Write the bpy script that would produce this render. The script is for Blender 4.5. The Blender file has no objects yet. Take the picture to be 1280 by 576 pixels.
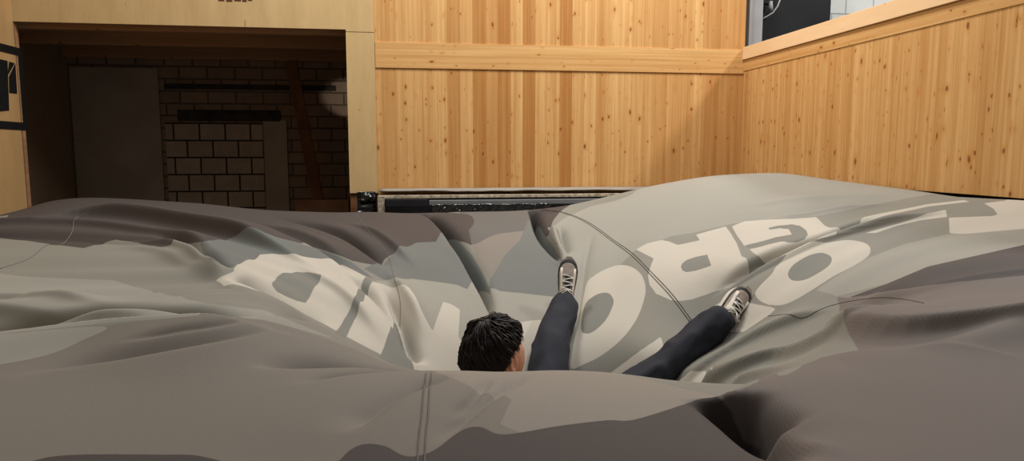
import bpy, bmesh, math, random
import numpy as np
from mathutils import Vector, Matrix, noise, Euler, Quaternion
random.seed(7); rng = np.random.RandomState(7)
scene = bpy.context.scene
COL = scene.collection

# ------------------------------------------------------------------ camera
E = 2.40                                   # eye height above the hall floor
YAW, PITCH, FPX = math.radians(8.26), math.radians(6.39), 875.0
cam_d = bpy.data.cameras.new('camera'); cam = bpy.data.objects.new('camera', cam_d); COL.objects.link(cam)
cam_d.sensor_fit = 'HORIZONTAL'; cam_d.sensor_width = 36.0; cam_d.lens = 36.0 * FPX / 1280.0
cam_d.clip_start = 0.05; cam_d.clip_end = 100
cam.location = (0, 0, E); cam.rotation_euler = (math.pi/2 - PITCH, 0, -YAW)
scene.camera = cam
# ------------------------------------------------------------------ light
w = bpy.data.worlds.new('hall_air'); scene.world = w; w.use_nodes = True
w.node_tree.nodes['Background'].inputs[0].default_value = (1.0, 0.97, 0.94, 1)
w.node_tree.nodes['Background'].inputs[1].default_value = 0.145
def area(name, loc, size, power, col=(1.0, 0.97, 0.93), sy=None, aim=None):
    d = bpy.data.lights.new(name, 'AREA'); d.shape = 'RECTANGLE'; d.size = size; d.size_y = sy or size
    d.energy = power; d.color = col
    o = bpy.data.objects.new(name, d); COL.objects.link(o); o.location = loc
    if aim is not None:
        o.rotation_euler = (Vector(aim) - Vector(loc)).to_track_quat('-Z', 'Y').to_euler()
    return o
area('hall_lamp', (-0.7, 5.2, E+4.0), 0.35, 112, sy=1.2)
area('hall_lamp', ( 2.0, 5.5, E+4.0), 0.35, 165, sy=1.2)
area('hall_lamp', (-2.4, 3.7, E+4.2), 0.35, 45, sy=1.2)
area('hall_lamp', ( 2.4, 3.4, E+4.2), 0.35, 75, sy=1.2)
area('hall_lamp', ( 5.6, 5.0, E+3.8), 0.5, 210, sy=1.4)
scene.view_settings.view_transform = 'Standard'; scene.view_settings.look = 'None'
scene.view_settings.gamma = 1; scene.view_settings.use_curve_mapping = False
scene.view_settings.exposure = -0.10

# ------------------------------------------------------------------ measuring helpers (a pixel of the photograph -> a point of the place)
_f = np.array([math.sin(YAW)*math.cos(PITCH), math.cos(YAW)*math.cos(PITCH), -math.sin(PITCH)])
_r = np.array([math.cos(YAW), -math.sin(YAW), 0.0])
_u = np.cross(_r, _f)
def ray(px, py): return _f*FPX + _r*(px-640.0) - _u*(py-288.0)
def at(px, py, Y):
    d = ray(px, py); t = Y/d[1]; return Vector((d[0]*t, Y, E+d[2]*t))
def atX(px, py, X):
    d = ray(px, py); t = X/d[0]; return Vector((X, d[1]*t, E+d[2]*t))
def atZ(px, py, z):                        # z relative to the eye
    d = ray(px, py); t = z/d[2]; return Vector((d[0]*t, d[1]*t, E+z))

# ------------------------------------------------------------------ object helpers
def link(name, me, m=None, parent=None):
    o = bpy.data.objects.new(name, me); COL.objects.link(o)
    if m is not None and not me.materials: me.materials.append(m)
    if parent is not None: o.parent = parent; o.matrix_parent_inverse = parent.matrix_world.inverted()
    return o
def tag(o, label=None, cat=None, group=None, kind=None):
    if label: o['label'] = label
    if cat: o['category'] = cat
    if group: o['group'] = group
    if kind: o['kind'] = kind
    return o
def empty(name, loc):
    o = bpy.data.objects.new(name, None); COL.objects.link(o); o.location = loc; o.empty_display_size = .1
    bpy.context.view_layer.update(); return o
class MB:
    def __init__(s): s.bm = bmesh.new()
    def box(s, a, b, bev=0.0, rot=None):
        a = Vector(a); b = Vector(b); c = (a+b)/2; d = b-a
        r = bmesh.ops.create_cube(s.bm, size=1.0)
        M = Matrix.Translation(c) @ (rot.to_matrix().to_4x4() if rot else Matrix()) @ Matrix.Diagonal((abs(d.x), abs(d.y), abs(d.z), 1))
        bmesh.ops.transform(s.bm, matrix=M, verts=r['verts'])
        if bev:
            es = list({e for v in r['verts'] for e in v.link_edges})
            bmesh.ops.bevel(s.bm, geom=es, offset=bev, segments=2, affect='EDGES', profile=.5)
        return s
    def prism(s, pts, d):                  # polygon (list of Vector) pushed along d
        d = Vector(d)
        a = [s.bm.verts.new(p) for p in pts]; b = [s.bm.verts.new(Vector(p)+d) for p in pts]
        s.bm.faces.new(a); s.bm.faces.new(b[::-1])
        n = len(a)
        for i in range(n): s.bm.faces.new((a[(i+1) % n], a[i], b[i], b[(i+1) % n]))
        return s
    def bar(s, p, q, wx, wz, up=(0, 0, 1)):
        p = Vector(p); q = Vector(q); d = q-p; L = d.length; d.normalize()
        x = d.cross(Vector(up)).normalized(); z = x.cross(d)
        r = bmesh.ops.create_cube(s.bm, size=1.0)
        M = Matrix((x, d, z)).transposed().to_4x4(); M.translation = (p+q)/2
        bmesh.ops.transform(s.bm, matrix=M @ Matrix.Diagonal((wx, L, wz, 1)), verts=r['verts']); return s
    def tube(s, pts, r, seg=8, closed=False):
        pts = [Vector(p) for p in pts]; n = len(pts); rings = []
        up = Vector((0.13, 0.21, 0.97))
        for i, p in enumerate(pts):
            t = (pts[min(i+1, n-1)]-pts[max(i-1, 0)]).normalized()
            x = t.cross(up); x = x.normalized() if x.length > 1e-4 else Vector((1, 0, 0)); y = x.cross(t)
            rr = r[i] if hasattr(r, '__len__') else r
            rings.append([s.bm.verts.new(p+(x*math.cos(a)+y*math.sin(a))*rr) for a in [2*math.pi*k/seg for k in range(seg)]])
        for i in range(n-1):
            for k in range(seg):
                s.bm.faces.new((rings[i][k], rings[i][(k+1) % seg], rings[i+1][(k+1) % seg], rings[i+1][k]))
        s.bm.faces.new(rings[0][::-1]); s.bm.faces.new(rings[-1]); return s
    def build(s, name, m, parent=None, smooth=False):
        bmesh.ops.recalc_face_normals(s.bm, faces=s.bm.faces)
        me = bpy.data.meshes.new(name); s.bm.to_mesh(me); s.bm.free()
        if smooth: me.polygons.foreach_set('use_smooth', [True]*len(me.polygons))
        return link(name, me, m, parent)

# ------------------------------------------------------------------ material helpers
def lin(c):
    return tuple(((x/255.0)/12.92 if x/255.0 <= .04045 else ((x/255.0+.055)/1.055)**2.4) for x in c) + (1.0,)
def newmat(name, col=(128, 128, 128), rough=.7, spec=.3, metal=0.0):
    m = bpy.data.materials.new(name); m.use_nodes = True; b = m.node_tree.nodes['Principled BSDF']
    b.inputs['Base Color'].default_value = lin(col); b.inputs['Roughness'].default_value = rough
    b.inputs['Specular IOR Level'].default_value = spec; b.inputs['Metallic'].default_value = metal
    return m
class N:                                    # tiny node-graph writer
    def __init__(s, m): s.m = m; s.t = m.node_tree; s.b = s.t.nodes['Principled BSDF']
    def n(s, typ, **kw):
        nd = s.t.nodes.new(typ)
        ins = kw.pop('ins', {})
        for k, v in kw.items(): setattr(nd, k, v)
        for k, v in ins.items(): s.set(nd.inputs[k], v)
        return nd
    def set(s, sock, v):
        if isinstance(v, bpy.types.NodeSocket): s.t.links.new(v, sock)
        elif isinstance(v, bpy.types.Node): s.t.links.new(v.outputs[0], sock)
        else: sock.default_value = v
    def math(s, op, a, b=0.0, c=0.0):
        return s.n('ShaderNodeMath', operation=op, ins={0: a, 1: b, 2: c}).outputs[0]
    def mix(s, f, a, b, mode='MIX'):
        nd = s.n('ShaderNodeMix', data_type='RGBA', blend_type=mode)
        s.set(nd.inputs[0], f); s.set(nd.inputs[6], a); s.set(nd.inputs[7], b); return nd.outputs[2]
    def ramp(s, f, stops):
        nd = s.n('ShaderNodeValToRGB', ins={0: f}); e = nd.color_ramp.elements
        while len(e) < len(stops): e.new(.5)
        for k, (p, c) in enumerate(stops): e[k].position = p; e[k].color = c if len(c) == 4 else lin(c)
        return nd.outputs[0]
    def obj(s): return s.n('ShaderNodeTexCoord').outputs['Object']
    def xyz(s, v):
        nd = s.n('ShaderNodeSeparateXYZ', ins={0: v}); return nd.outputs[0], nd.outputs[1], nd.outputs[2]
    def vec(s, x, y, z): return s.n('ShaderNodeCombineXYZ', ins={0: x, 1: y, 2: z}).outputs[0]
    def noise(s, v, scale, detail=3.0, rough=.5):
        return s.n('ShaderNodeTexNoise', ins={'Vector': v, 'Scale': scale, 'Detail': detail, 'Roughness': rough}).outputs[0]
    def bump(s, h, strength=.2, dist=.01):
        nd = s.n('ShaderNodeBump', ins={'Height': h, 'Strength': strength, 'Distance': dist})
        s.t.links.new(nd.outputs[0], s.b.inputs['Normal'])
def timber(name, across, along, board=.125, tonew=.38, light=(212, 170, 112), dark=(168, 114, 58), seed=0.0, knots=1.0):
    """knotty spruce boards: across / along are object axes 0,1,2"""
    m = newmat(name, light, .55, .25); g = N(m); ax = g.xyz(g.obj()); a = ax[across]; l = ax[along]
    q = g.math('DIVIDE', g.math('ADD', a, 50.0+seed), board); bi = g.math('FLOOR', q); fr = g.math('FRACT', q)
    wn = g.n('ShaderNodeTexWhiteNoise', noise_dimensions='1D', ins={'W': bi}); tone = wn.outputs[0]
    off = g.math('MULTIPLY', tone, 37.0)
    lo = g.math('ADD', l, off)
    grain = g.noise(g.vec(g.math('MULTIPLY', a, 60.0), g.math('MULTIPLY', lo, 1.6), bi), 1.0, 4.0)
    wide = g.noise(g.vec(g.math('MULTIPLY', a, 14.0), g.math('MULTIPLY', lo, .5), bi), 1.0, 2.0)
    streak = g.noise(g.vec(g.math('MULTIPLY', a, 26.0), g.math('MULTIPLY', lo, .22), g.math('MULTIPLY', bi, 1.7)), 1.0, 3.0, .6)
    t = g.math('ADD', g.math('MULTIPLY', g.math('POWER', tone, 2.5), tonew), g.math('ADD', g.math('MULTIPLY', grain, .35), g.math('ADD', g.math('MULTIPLY', wide, .25), g.math('MULTIPLY', streak, .62))))
    c = g.ramp(t, [(.48, light), (.70, tuple(.55*p+.45*q for p, q in zip(light, dark))), (1.05 if False else 1.0, dark)])
    wob = g.noise(g.vec(g.math('MULTIPLY', a, 9.0), g.math('MULTIPLY', lo, 9.0), bi), 1.0, 3.0)
    for sc, thr, amt, sq in ((8.5, .075, .9, .62), (6.3, .06, .85, .9), (13.0, .075, .8, .8), (17.0, .055, .6, .4)):
        v = g.vec(g.math('ADD', g.math('MULTIPLY', a, 1.25), g.math('MULTIPLY', wob, .035)), g.math('MULTIPLY', lo, sq), g.math('MULTIPLY', bi, .37))
        vo = g.n('ShaderNodeTexVoronoi', ins={'Vector': v, 'Scale': sc, 'Randomness': 1.0})
        cr = g.xyz(vo.outputs['Color'])[0]
        rad = g.math('MULTIPLY', g.math('POWER', cr, 1.7), thr*2.0*knots)
        rel = g.math('DIVIDE', vo.outputs['Distance'], g.math('ADD', rad, .0008))
        halo = g.n('ShaderNodeMapRange', interpolation_type='SMOOTHSTEP', ins={0: rel, 1: .6, 2: 2.6, 3: .45*amt, 4: 0.0}).outputs[0]
        core = g.n('ShaderNodeMapRange', interpolation_type='SMOOTHSTEP', ins={0: rel, 1: .5, 2: 1.05, 3: amt, 4: 0.0}).outputs[0]
        c = g.mix(halo, c, lin((186, 122, 58))); c = g.mix(core, c, lin((124, 70, 30)))
    groove = g.math('LESS_THAN', g.math('MINIMUM', fr, g.math('SUBTRACT', 1.0, fr)), .010)
    c = g.mix(g.math('MULTIPLY', groove, .45), c, lin((140, 92, 46)))
    g.set(g.b.inputs['Base Color'], c); g.bump(g.math('SUBTRACT', g.math('MULTIPLY', grain, .3), groove), .15, .003)
    return m
def plywood(name, light=(200, 172, 124), dark=(182, 153, 106), ax=(0, 2)):
    m = newmat(name, light, .6, .25); g = N(m); c3 = g.xyz(g.obj()); a = c3[ax[0]]; l = c3[ax[1]]
    n1 = g.noise(g.vec(g.math('MULTIPLY', a, 7.0), g.math('MULTIPLY', l, 1.1), 0.0), 1.0, 5.0, .6)
    n2 = g.noise(g.vec(g.math('MULTIPLY', a, 120.0), g.math('MULTIPLY', l, 6.0), 3.0), 1.0, 2.0)
    t = g.math('ADD', g.math('MULTIPLY', n1, .75), g.math('MULTIPLY', n2, .25))
    c = g.ramp(t, [(.3, dark), (.68, light)])
    vo = g.n('ShaderNodeTexVoronoi', ins={'Vector': g.vec(a, l, 0.0), 'Scale': 3.3})
    k = g.math('LESS_THAN', vo.outputs['Distance'], .022)
    c = g.mix(g.math('MULTIPLY', k, .55), c, lin((120, 84, 44)))
    g.set(g.b.inputs['Base Color'], c); g.bump(n2, .05, .002); return m
def blocks(name, bw, bh, col1, col2, mortar, msize=.012, off=.5, rough=.9):
    m = newmat(name, col1, rough, .15); g = N(m); x, y, z = g.xyz(g.obj())
    v = g.vec(x, z, 0.0)
    b = g.n('ShaderNodeTexBrick', offset=off, ins={'Vector': v, 'Color1': lin(col1), 'Color2': lin(col2), 'Mortar': lin(mortar),
            'Scale': 1.0, 'Mortar Size': msize, 'Brick Width': bw, 'Row Height': bh, 'Mortar Smooth': .2})
    n = g.noise(g.obj(), 9.0, 5.0)
    c = g.mix(.35, b.outputs[0], g.ramp(n, [(.3, (96, 93, 90)), (.7, (160, 157, 153))]), 'OVERLAY')
    g.set(g.b.inputs['Base Color'], c); g.bump(g.math('SUBTRACT', g.math('MULTIPLY', n, .2), b.outputs['Fac']), .5, .01); return m
def noisy(name, c1, c2, scale=6.0, rough=.8, spec=.2, bump=.1, metal=0.0):
    m = newmat(name, c1, rough, spec, metal); g = N(m); n = g.noise(g.obj(), scale, 5.0)
    g.set(g.b.inputs['Base Color'], g.ramp(n, [(.3, c1), (.7, c2)])); g.bump(n, bump, .004); return m

# ================================================================== THE SETTING
D = 7.0                                    # back wall
XR, XL = 3.45, -3.48
DN = 9.3                                   # back of the niche
m_tim_back = timber('spruce_boards_back', 0, 2, knots=1.25)
m_tim_right = timber('spruce_boards_right', 1, 2, board=.115, seed=.4, tonew=.14, knots=1.5)
m_tim_band = timber('spruce_band', 2, 0, board=.15, seed=.07)
m_tim_band_r = timber('spruce_band_side', 2, 1, board=.15, seed=.07)
m_ply = plywood('birch_plywood'); m_ply_side = plywood('birch_plywood_side', (188, 152, 104), (170, 134, 88), ax=(1, 2))
m_fascia = plywood('pale_fascia_board', (232, 200, 158), (222, 186, 140), ax=(2, 1))
m_conc = noisy('grey_concrete', (120, 118, 114), (140, 138, 133), 3.0)
m_joist = timber('dark_joist_timber', 2, 0, board=.3, light=(176, 134, 98), dark=(136, 98, 68))
def st(o): o['kind'] = 'structure'; return o

xpl = at(435, 140, D).x; xpr = at(470, 140, D).x           # plywood post
z_open = at(300, 34, D).z                                   # underside of the header
z_low = E-.45
st(MB().box((-6, -3, -.1), (8, 11, 0)).build('floor', m_conc))
# back wall of spruce boards, its horizontal band and its top
zb0 = at(700, 88.5, D).z; zb1 = at(700, 57.3, D).z; zwall = at(640, 235, D).z
st(MB().box((xpr, D, 0), (at(931, 60, D).x, D+.16, E+3.6)).build('wall_back', m_tim_back))
st(MB().box((xpr+.004, D-.012, zb0), (XR-.002, D+.01, zb1), .002).build('trim_1', m_tim_band))
# right wall
zr0 = atX(1280, 248, XR).z; p = atX(921, 91, XR); zr_band = p.z
zr_fas = atX(921, 77.5, XR).z; zr_top = atX(921, 62.5, XR).z
ycut = atX(1131, 237, XR).y
st(MB().box((XR, -1.5, zr0), (XR+.14, D, zr_top-.02)).build('wall_right', m_tim_right))
st(MB().box((XR-.006, -1.5, zr_band), (XR+.01, D-.0125, zr_fas-.004), .001).build('trim_2', m_tim_band_r))
st(MB().box((XR-.022, -1.5, zr_fas), (XR+.16, D-.0125, zr_top), .002).build('trim_3', m_fascia))
# board under the right wall, coloured black for the shade in the gap
m_black = noisy('gap_shade_board', (16, 15, 15), (26, 25, 24), 4.0)
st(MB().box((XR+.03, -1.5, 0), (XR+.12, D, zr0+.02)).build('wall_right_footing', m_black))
# left plywood wall
st(MB().box((XL-.02, -1.5, 0), (XL, D-.022, E+3.0)).build('wall_left', m_ply_side))
# header and post of the niche
st(MB().box((XL-.6, D-.02, z_open), (xpl, D, E+3.0)).build('wall_back_header', m_ply))
zpost = at(455, 241, D).z
st(MB().box((xpl, D-.02, zpost), (xpr, D, E+3.0)).build('wall_back_post', m_ply))
st(MB().box((XL-.02, D, 0), (XL, D+.05, E+3.0)).build('trim_4', m_joist))
m_post = noisy('brown_post_timber', (120, 84, 56), (90, 60, 40), 5.0)
st(MB().box((xpl, D+.001, 0), (xpl+.09, D+.13, E+3.0), .004).build('trim_5', m_post))
# panel joints of the plywood: thin dark gaps
m_gap = newmat('panel_gap', (92, 72, 46), .9)
j = at(307, 30, D)
st(MB().box((j.x-.002, D-.0212, z_open), (j.x+.002, D-.019, z_open+.06)).build('trim_6', m_gap))
zj = at(455, 40.5, D).z
st(MB().box((xpl, D-.0212, zj-.0025), (xpr, D-.019, zj+.0025)).build('trim_7', m_gap))
# ---- niche
xnl = at(93, 200, DN).x; xnr = xpl+1.2
m_plaster = noisy('grey_plaster', (156, 140, 122), (172, 156, 138), 2.0)
m_nply = plywood('grey_chipboard', (150, 126, 102), (134, 112, 90), ax=(1, 2))
m_bsmall = blocks('sand_lime_blocks_old', .33, .15, (160, 138, 118), (148, 126, 108), (104, 90, 78))
m_bbig = blocks('sand_lime_blocks_infill', .305, .212, (190, 170, 150), (180, 160, 140), (58, 50, 44), .011)
st(MB().box((xnl-.1, D+.001, 0), (xnl, DN, E+2.2)).build('wall_left_niche', m_nply))
st(MB().box((xnr, D+.17, 0), (xnr+.1, DN, E+2.2)).build('wall_right_niche', m_nply))
st(MB().box((xnl, DN, 0), (xnr, DN+.2, E+2.2)).build('wall_back_niche', m_bsmall))
m_nceil = noisy('dark_board_ceiling', (120, 96, 74), (96, 76, 58), 3.0)
zc = z_open+.22
st(MB().box((xnl, D+.001, zc), (xnr, DN, zc+.06)).build('ceiling_niche', m_nceil))
a = at(94, 200, DN-.03); b = at(206, 260, DN-.03)
st(MB().box((a.x, DN-.03, 0), (b.x, DN-.001, at(150, 85, DN).z)).build('wall_niche_plaster', m_plaster))
a = at(206, 153, DN-.015); b = at(332, 260, DN-.015)
st(MB().box((a.x, DN-.015, 0), (b.x, DN-.001, a.z)).build('wall_niche_infill', m_bbig))
a = at(222, 151, DN-.03); b = at(350, 138, DN-.03)
m_lintel = noisy('tarred_lintel', (66, 60, 54), (40, 36, 33), 8.0)
sp = bpy.data.lights.new('niche_lamp', 'SPOT'); sp.energy = 45; sp.spot_size = math.radians(19); sp.spot_blend = .05; sp.shadow_soft_size = .03; sp.color = (1, .9, .78)
spo = bpy.data.objects.new('niche_lamp', sp); COL.objects.link(spo); spo.location = (xnr-.2, 8.35, E+.55)
spo.rotation_euler = (at(447, 124, DN)-Vector(spo.location)).to_track_quat('-Z', 'Y').to_euler()
st(MB().box((a.x, DN-.03, a.z), (b.x, DN-.001, b.z), .004).build('trim_8', m_lintel))
a = at(205, 111, DN-.02); b = at(420, 107, DN-.02)
st(MB().box((a.x, DN-.02, a.z), (b.x, DN-.001, b.z), .003).build('trim_9', m_lintel))
a = at(333, 258, DN-.02); b = at(358, 150, DN-.02)
st(MB().box((a.x, DN-.025, 0), (b.x, DN-.001, b.z), .004).build('trim_10', m_plaster))
zj0 = E+1.13
for k, yj in enumerate((7.15, 8.1, 9.18)):
    o = MB().box((xnl, yj, zj0), (xnr, yj+.09, zc), .003).build('joist', m_joist)
    tag(o, ['dark timber ceiling joist nearest the plywood header', 'middle dark timber ceiling joist of the three in the niche',
           
            'dark timber ceiling joist against the block wall at the back'][k], 'joist', 'ceiling joists of the dark niche')
# slanting brace and the box at its foot
q0 = at(366, 88, 8.7); q1 = at(398, 252, 8.9)
o = MB().bar(q1 + (q1-q0)*((q1.z-.0)/(q0.z-q1.z)), q0+(q0-q1)*.07, .13, .07, up=(0, 1, 0)).build('timber_brace', m_post)
tag(o, 'slanting brown timber brace in the dark niche', 'brace')
a = at(373, 249, 8.6); b = at(438, 249, 8.6)
o = MB().box((a.x, 8.35, 0), (b.x, 8.6, a.z), .004).build('timber_ledge', m_post)
tag(o, 'low brown timber ledge at the foot of the slanting brace', 'ledge')

# ---- above the right wall: column, black panel, white block wall
m_steel = noisy('grey_painted_steel', (150, 150, 152), (164, 164, 166), 3.0, rough=.5)
m_blk = noisy('matt_black_panel', (24, 24, 27), (31, 31, 34), 3.0, rough=.6)
m_wblk = blocks('white_block_wall', .36, .225, (222, 224, 222), (214, 217, 216), (170, 176, 176), .008)
Yc = 7.25; a = at(931, 60, Yc); b = at(952, 60, Yc)
st(MB().box((XR+.16, D+.17, 0), (a.x, Yc+.3, E+3.6)).build('wall_back_return', m_steel))
cl = MB()
cl.box((a.x, Yc, 0), (b.x, Yc+.012, E+3.6)).box((a.x, Yc+.22, 0), (b.x, Yc+.232, E+3.6)).box(((a.x+b.x)/2-.006, Yc+.012, 0), ((a.x+b.x)/2+.006, Yc+.22, E+3.6))
st(cl.build('pillar_steel', m_steel))
Yp = 7.6; a = at(946, 30, Yp); b = at(1038, 20, Yp)
o = MB().box((a.x, Yp, 0), (b.x, Yp+.05, E+3.2), .004).build('black_panel', m_blk)
tag(o, 'tall matt black panel behind the right timber parapet', 'panel')
Yw = 8.0
st(MB().box((XR+.16, Yw, 0), (9.0, Yw+.2, E+3.6)).build('wall_back_white', m_wblk))
# clamp with cable hanging in front of the panel
m_dark = noisy('black_rubber', (18, 18, 19), (28, 28, 29), 8.0, rough=.5)
r0 = empty('cable_clamp', at(958, 6, 7.5))
c = at(958, 2, 7.5)
MB().box(c+Vector((-.09, -.03, -.035)), c+Vector((.09, .03, .035)), .012).build('body', m_dark, r0)
for dx in (-.07, .035):
    MB().tube([c+Vector((dx, -.03, .0)), c+Vector((dx, -.03, -.06)), c+Vector((dx+.02, -.03, -.1))], [.02, .026, .012], 10).build('hook', m_steel if dx > 0 else m_dark, r0, True)
MB().tube([at(975, 0, 7.48), at(972, 8, 7.48), at(966, 16, 7.48), at(956, 22, 7.48), at(951, 24, 7.48)], .008, 8).build('cable', m_steel, r0, True)
bpy.context.view_layer.update()
tag(r0, 'black clamp with looped cable at the top of the black panel', 'clamp')

# ---- square black sign on the left plywood wall
m_ink = noisy('black_print', (22, 21, 21), (28, 27, 26), 10.0, rough=.6)
def lw(px, py): v = atX(px, py, XL+.001); return (v.y, v.z)
y_out, z_t = lw(27, 61); _, z_b = lw(33.5, 163)
hgt = z_t-z_b; bw = hgt*.095
sroot = empty('wall_sign', (XL, y_out-hgt/2, z_b))
def plate(y0, z0, y1, z1, name, m, dep=.004):
    return MB().box((XL+.0005, y0, z0), (XL+.0005+dep, y1, z1)).build(name, m, sroot)
fr = MB()
for (y0, z0, y1, z1) in ((y_out-hgt, z_t-bw, y_out, z_t), (y_out-hgt, z_b, y_out, z_b+bw), (y_out-bw, z_b+bw, y_out, z_t-bw), (y_out-hgt, z_b+bw, y_out-hgt+bw, z_t-bw)):
    fr.box((XL+.0005, y0, z0), (XL+.0045, y1, z1))
fr.build('border', m_ink, sroot)
def poly_on_left(pts, name, m=m_ink):
    P = [Vector((XL+.0005, y, z)) for y, z in pts]
    return MB().prism(P, (.004, 0, 0)).build(name, m, sroot)
poly_on_left([lw(-14, 70), lw(0, 74), lw(9, 76), lw(11, 138), lw(0, 139), lw(-14, 139)], 'emblem')
poly_on_left([lw(11.3, 77), lw(18, 79), lw(9.5, 94)], 'emblem')
poly_on_left([lw(18.8, 80), lw(21, 117), lw(11.5, 116), lw(11, 96)], 'emblem')
bpy.context.view_layer.update()
tag(sroot, 'square black framed sign printed on the left plywood wall', 'sign')
# fragment of brown lettering at the top of the header
m_brown = noisy('brown_print', (104, 66, 46), (84, 52, 38), 12.0)
lt = MB()
for k, (x0, x1, y1) in enumerate(((273, 280, 1.2), (283, 290, 2.0), (293, 301, 1.4), (303, 308, 2.2), (310, 315, 1.0))):
    a = at(x0, y1, D-.02); b = at(x1, -9, D-.02)
    lt.box((a.x, D-.023, a.z), (b.x, D-.0195, b.z), .001)
o = lt.build('wall_lettering', m_brown); tag(o, 'brown lettering cut by the top edge above the niche', 'lettering')

# ---- ledge, edge beam and film between the airbag and the back wall
m_flap = noisy('grey_fabric_flap', (150, 143, 132), (136, 128, 118), 5.0, rough=.85)
m_beam = noisy('dark_edge_beam', (46, 47, 50), (60, 61, 64), 5.0, rough=.5)
m_bar = noisy('grey_edge_bar', (108, 110, 112), (94, 96, 99), 5.0, rough=.45)
m_rough = noisy('splintered_board_edge', (190, 178, 158), (120, 108, 92), 30.0, rough=.9)
zl = at(600, 234.5, 6.98).z
x0 = at(474, 240, 6.9).x; x1 = XR-.03
o = MB().box((xpr+.004, 6.80, 0), (x1, D-.001, zl-.06), .004).build('edge_ledge', m_beam)
tag(o, 'dark edge ledge below the back timber wall', 'ledge')
fl = MB()
nx = 60; ring = []
for i in range(nx+1):
    x = x0+.01+(x1-x0-.02)*i/nx
    h = .010*noise.noise(Vector((x*2.2, 1.3, 0)))+.006*noise.noise(Vector((x*7, 4.3, 0)))
    yy = 6.86+.02*noise.noise(Vector((x*1.7, 9, 0)))
    ring.append([fl.bm.verts.new(v) for v in ((x, D-.003, zl), (x, yy+.05, zl-.004+h*.5), (x, yy, zl-.016+h), (x, yy-.004, zl-.03+h), (x, yy+.01, zl-.022+h), (x, D-.003, zl-.014))])
for i in range(nx):
    for k in range(6): fl.bm.faces.new((ring[i][k], ring[i][(k+1) % 6], ring[i+1][(k+1) % 6], ring[i+1][k]))
fl.bm.faces.new(ring[0]); fl.bm.faces.new(ring[-1][::-1])
o = fl.build('fabric_flap', m_flap, None, True); tag(o, 'grey fabric flap lying along the foot of the back timber wall', 'flap')
zt = at(600, 243, 6.78).z; zt2 = at(600, 247, 6.78).z
o = MB().box((x0, 6.74, zt2), (x1, 6.797, zt), .004).build('board_edge', m_rough); tag(o, 'splintered pale board edge under the fabric flap', 'board')
z5 = at(600, 249.5, 6.7).z; z6 = at(600, 256, 6.7).z
o = MB().box((at(536, 250, 6.7).x, 6.68, z6), (x1, 6.735, z5), .008).build('edge_bar', m_bar); tag(o, 'long grey bar running below the splintered board edge', 'bar')
o = MB().box((at(482, 250, 6.7).x, 6.67, z6-.01), (at(535, 250, 6.7).x, 6.735, z5+.012), .006).build('edge_block', m_blk); tag(o, 'short black block at the left end of the grey bar', 'block')
o = MB().box((xpr+.01, 6.70, 0), (at(482, 250, 6.7).x-.01, 6.79, zt-.005), .004).build('rough_post', m_rough); tag(o, 'pale rough timber stub beside the black film', 'post')
def film(name, xa, xb, za, zb, y, nxx, nzz, amp, label, seed):
    f = MB(); g = []
    for layer in (0, 1):
        gg = []
        for i in range(nxx+1):
            row = []
            for k in range(nzz+1):
                x = xa+(xb-xa)*i/nxx; z = za+(zb-za)*k/nzz
                d = amp*(abs(noise.noise(Vector((x*9, z*9, seed))))*1.6+.7*noise.noise(Vector((x*34, z*34, seed+3))))
                row.append(f.bm.verts.new((x, y-d+layer*.003, z + (.5*amp*noise.noise(Vector((x*9, 0, seed+7))) if k == nzz else 0))))
            gg.append(row)
        for i in range(nxx):
            for k in range(nzz): f.bm.faces.new((gg[i][k], gg[i+1][k], gg[i+1][k+1], gg[i][k+1]) if layer == 0 else (gg[i][k], gg[i][k+1], gg[i+1][k+1], gg[i+1][k]))
        g.append(gg)
    A, B = g
    for i in range(nxx):
        f.bm.faces.new((A[i][0], B[i][0], B[i+1][0], A[i+1][0])); f.bm.faces.new((A[i][-1], A[i+1][-1], B[i+1][-1], B[i][-1]))
    for k in range(nzz):
        f.bm.faces.new((A[0][k], A[0][k+1], B[0][k+1], B[0][k])); f.bm.faces.new((A[-1][k], B[-1][k], B[-1][k+1], A[-1][k+1]))
    o = f.build(name, m_film, None, True); tag(o, label, 'plastic film'); return o
m_film = newmat('shiny_black_film', (14, 14, 16), .18, .6)
a = at(446, 240, 6.9); b = at(470, 275, 6.9)
film('plastic_film', a.x, b.x, b.z, a.z, 6.93, 22, 26, .022, 'crumpled shiny black film under the plywood post', 2.0)
a = at(540, 256, 6.62); b = at(690, 276, 6.62)
film('plastic_film', a.x, b.x, b.z, a.z, 6.668, 90, 14, .02, 'crumpled shiny black film along the back edge of the airbag', 5.0)

# ================================================================== THE AIRBAG
V = []
def cY(*L):
    for px, py, Y in L: V.append(tuple(at(px, py, Y)))
def cZ(*L):
    for px, py, z in L: V.append(tuple(atZ(px, py, z)))
def cW(*L):
    for x, y, z in L: V.append((x, y, E+z))
cZ((0, 576, -.545), (320, 576, -.525), (640, 576, -.50), (900, 576, -.485), (1280, 576, -.46))
cW((-3.4, 0.3, -.6), (-1.5, .3, -.57), (0, .3, -.56), (1.5, .3, -.52), (3.4, .3, -.5), (-3.4, 1.8, -.57), (3.4, 1.8, -.42), (2.4, 1.2, -.45))
cZ((0, 480, -.535), (160, 480, -.525), (320, 490, -.505), (480, 500, -.49), (640, 510, -.485), (800, 520, -.49))
# the lip of the pit nearest the camera
cY((294, 347, 2.98), (330, 372, 2.72), (380, 400, 2.42), (420, 426, 2.18), (470, 446, 1.96), (516, 461, 1.80), (580, 465, 1.74), (640, 466, 1.74), (700, 466, 1.74), (760, 471, 1.74), (840, 489, 1.74), (893, 499, 1.78))
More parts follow.
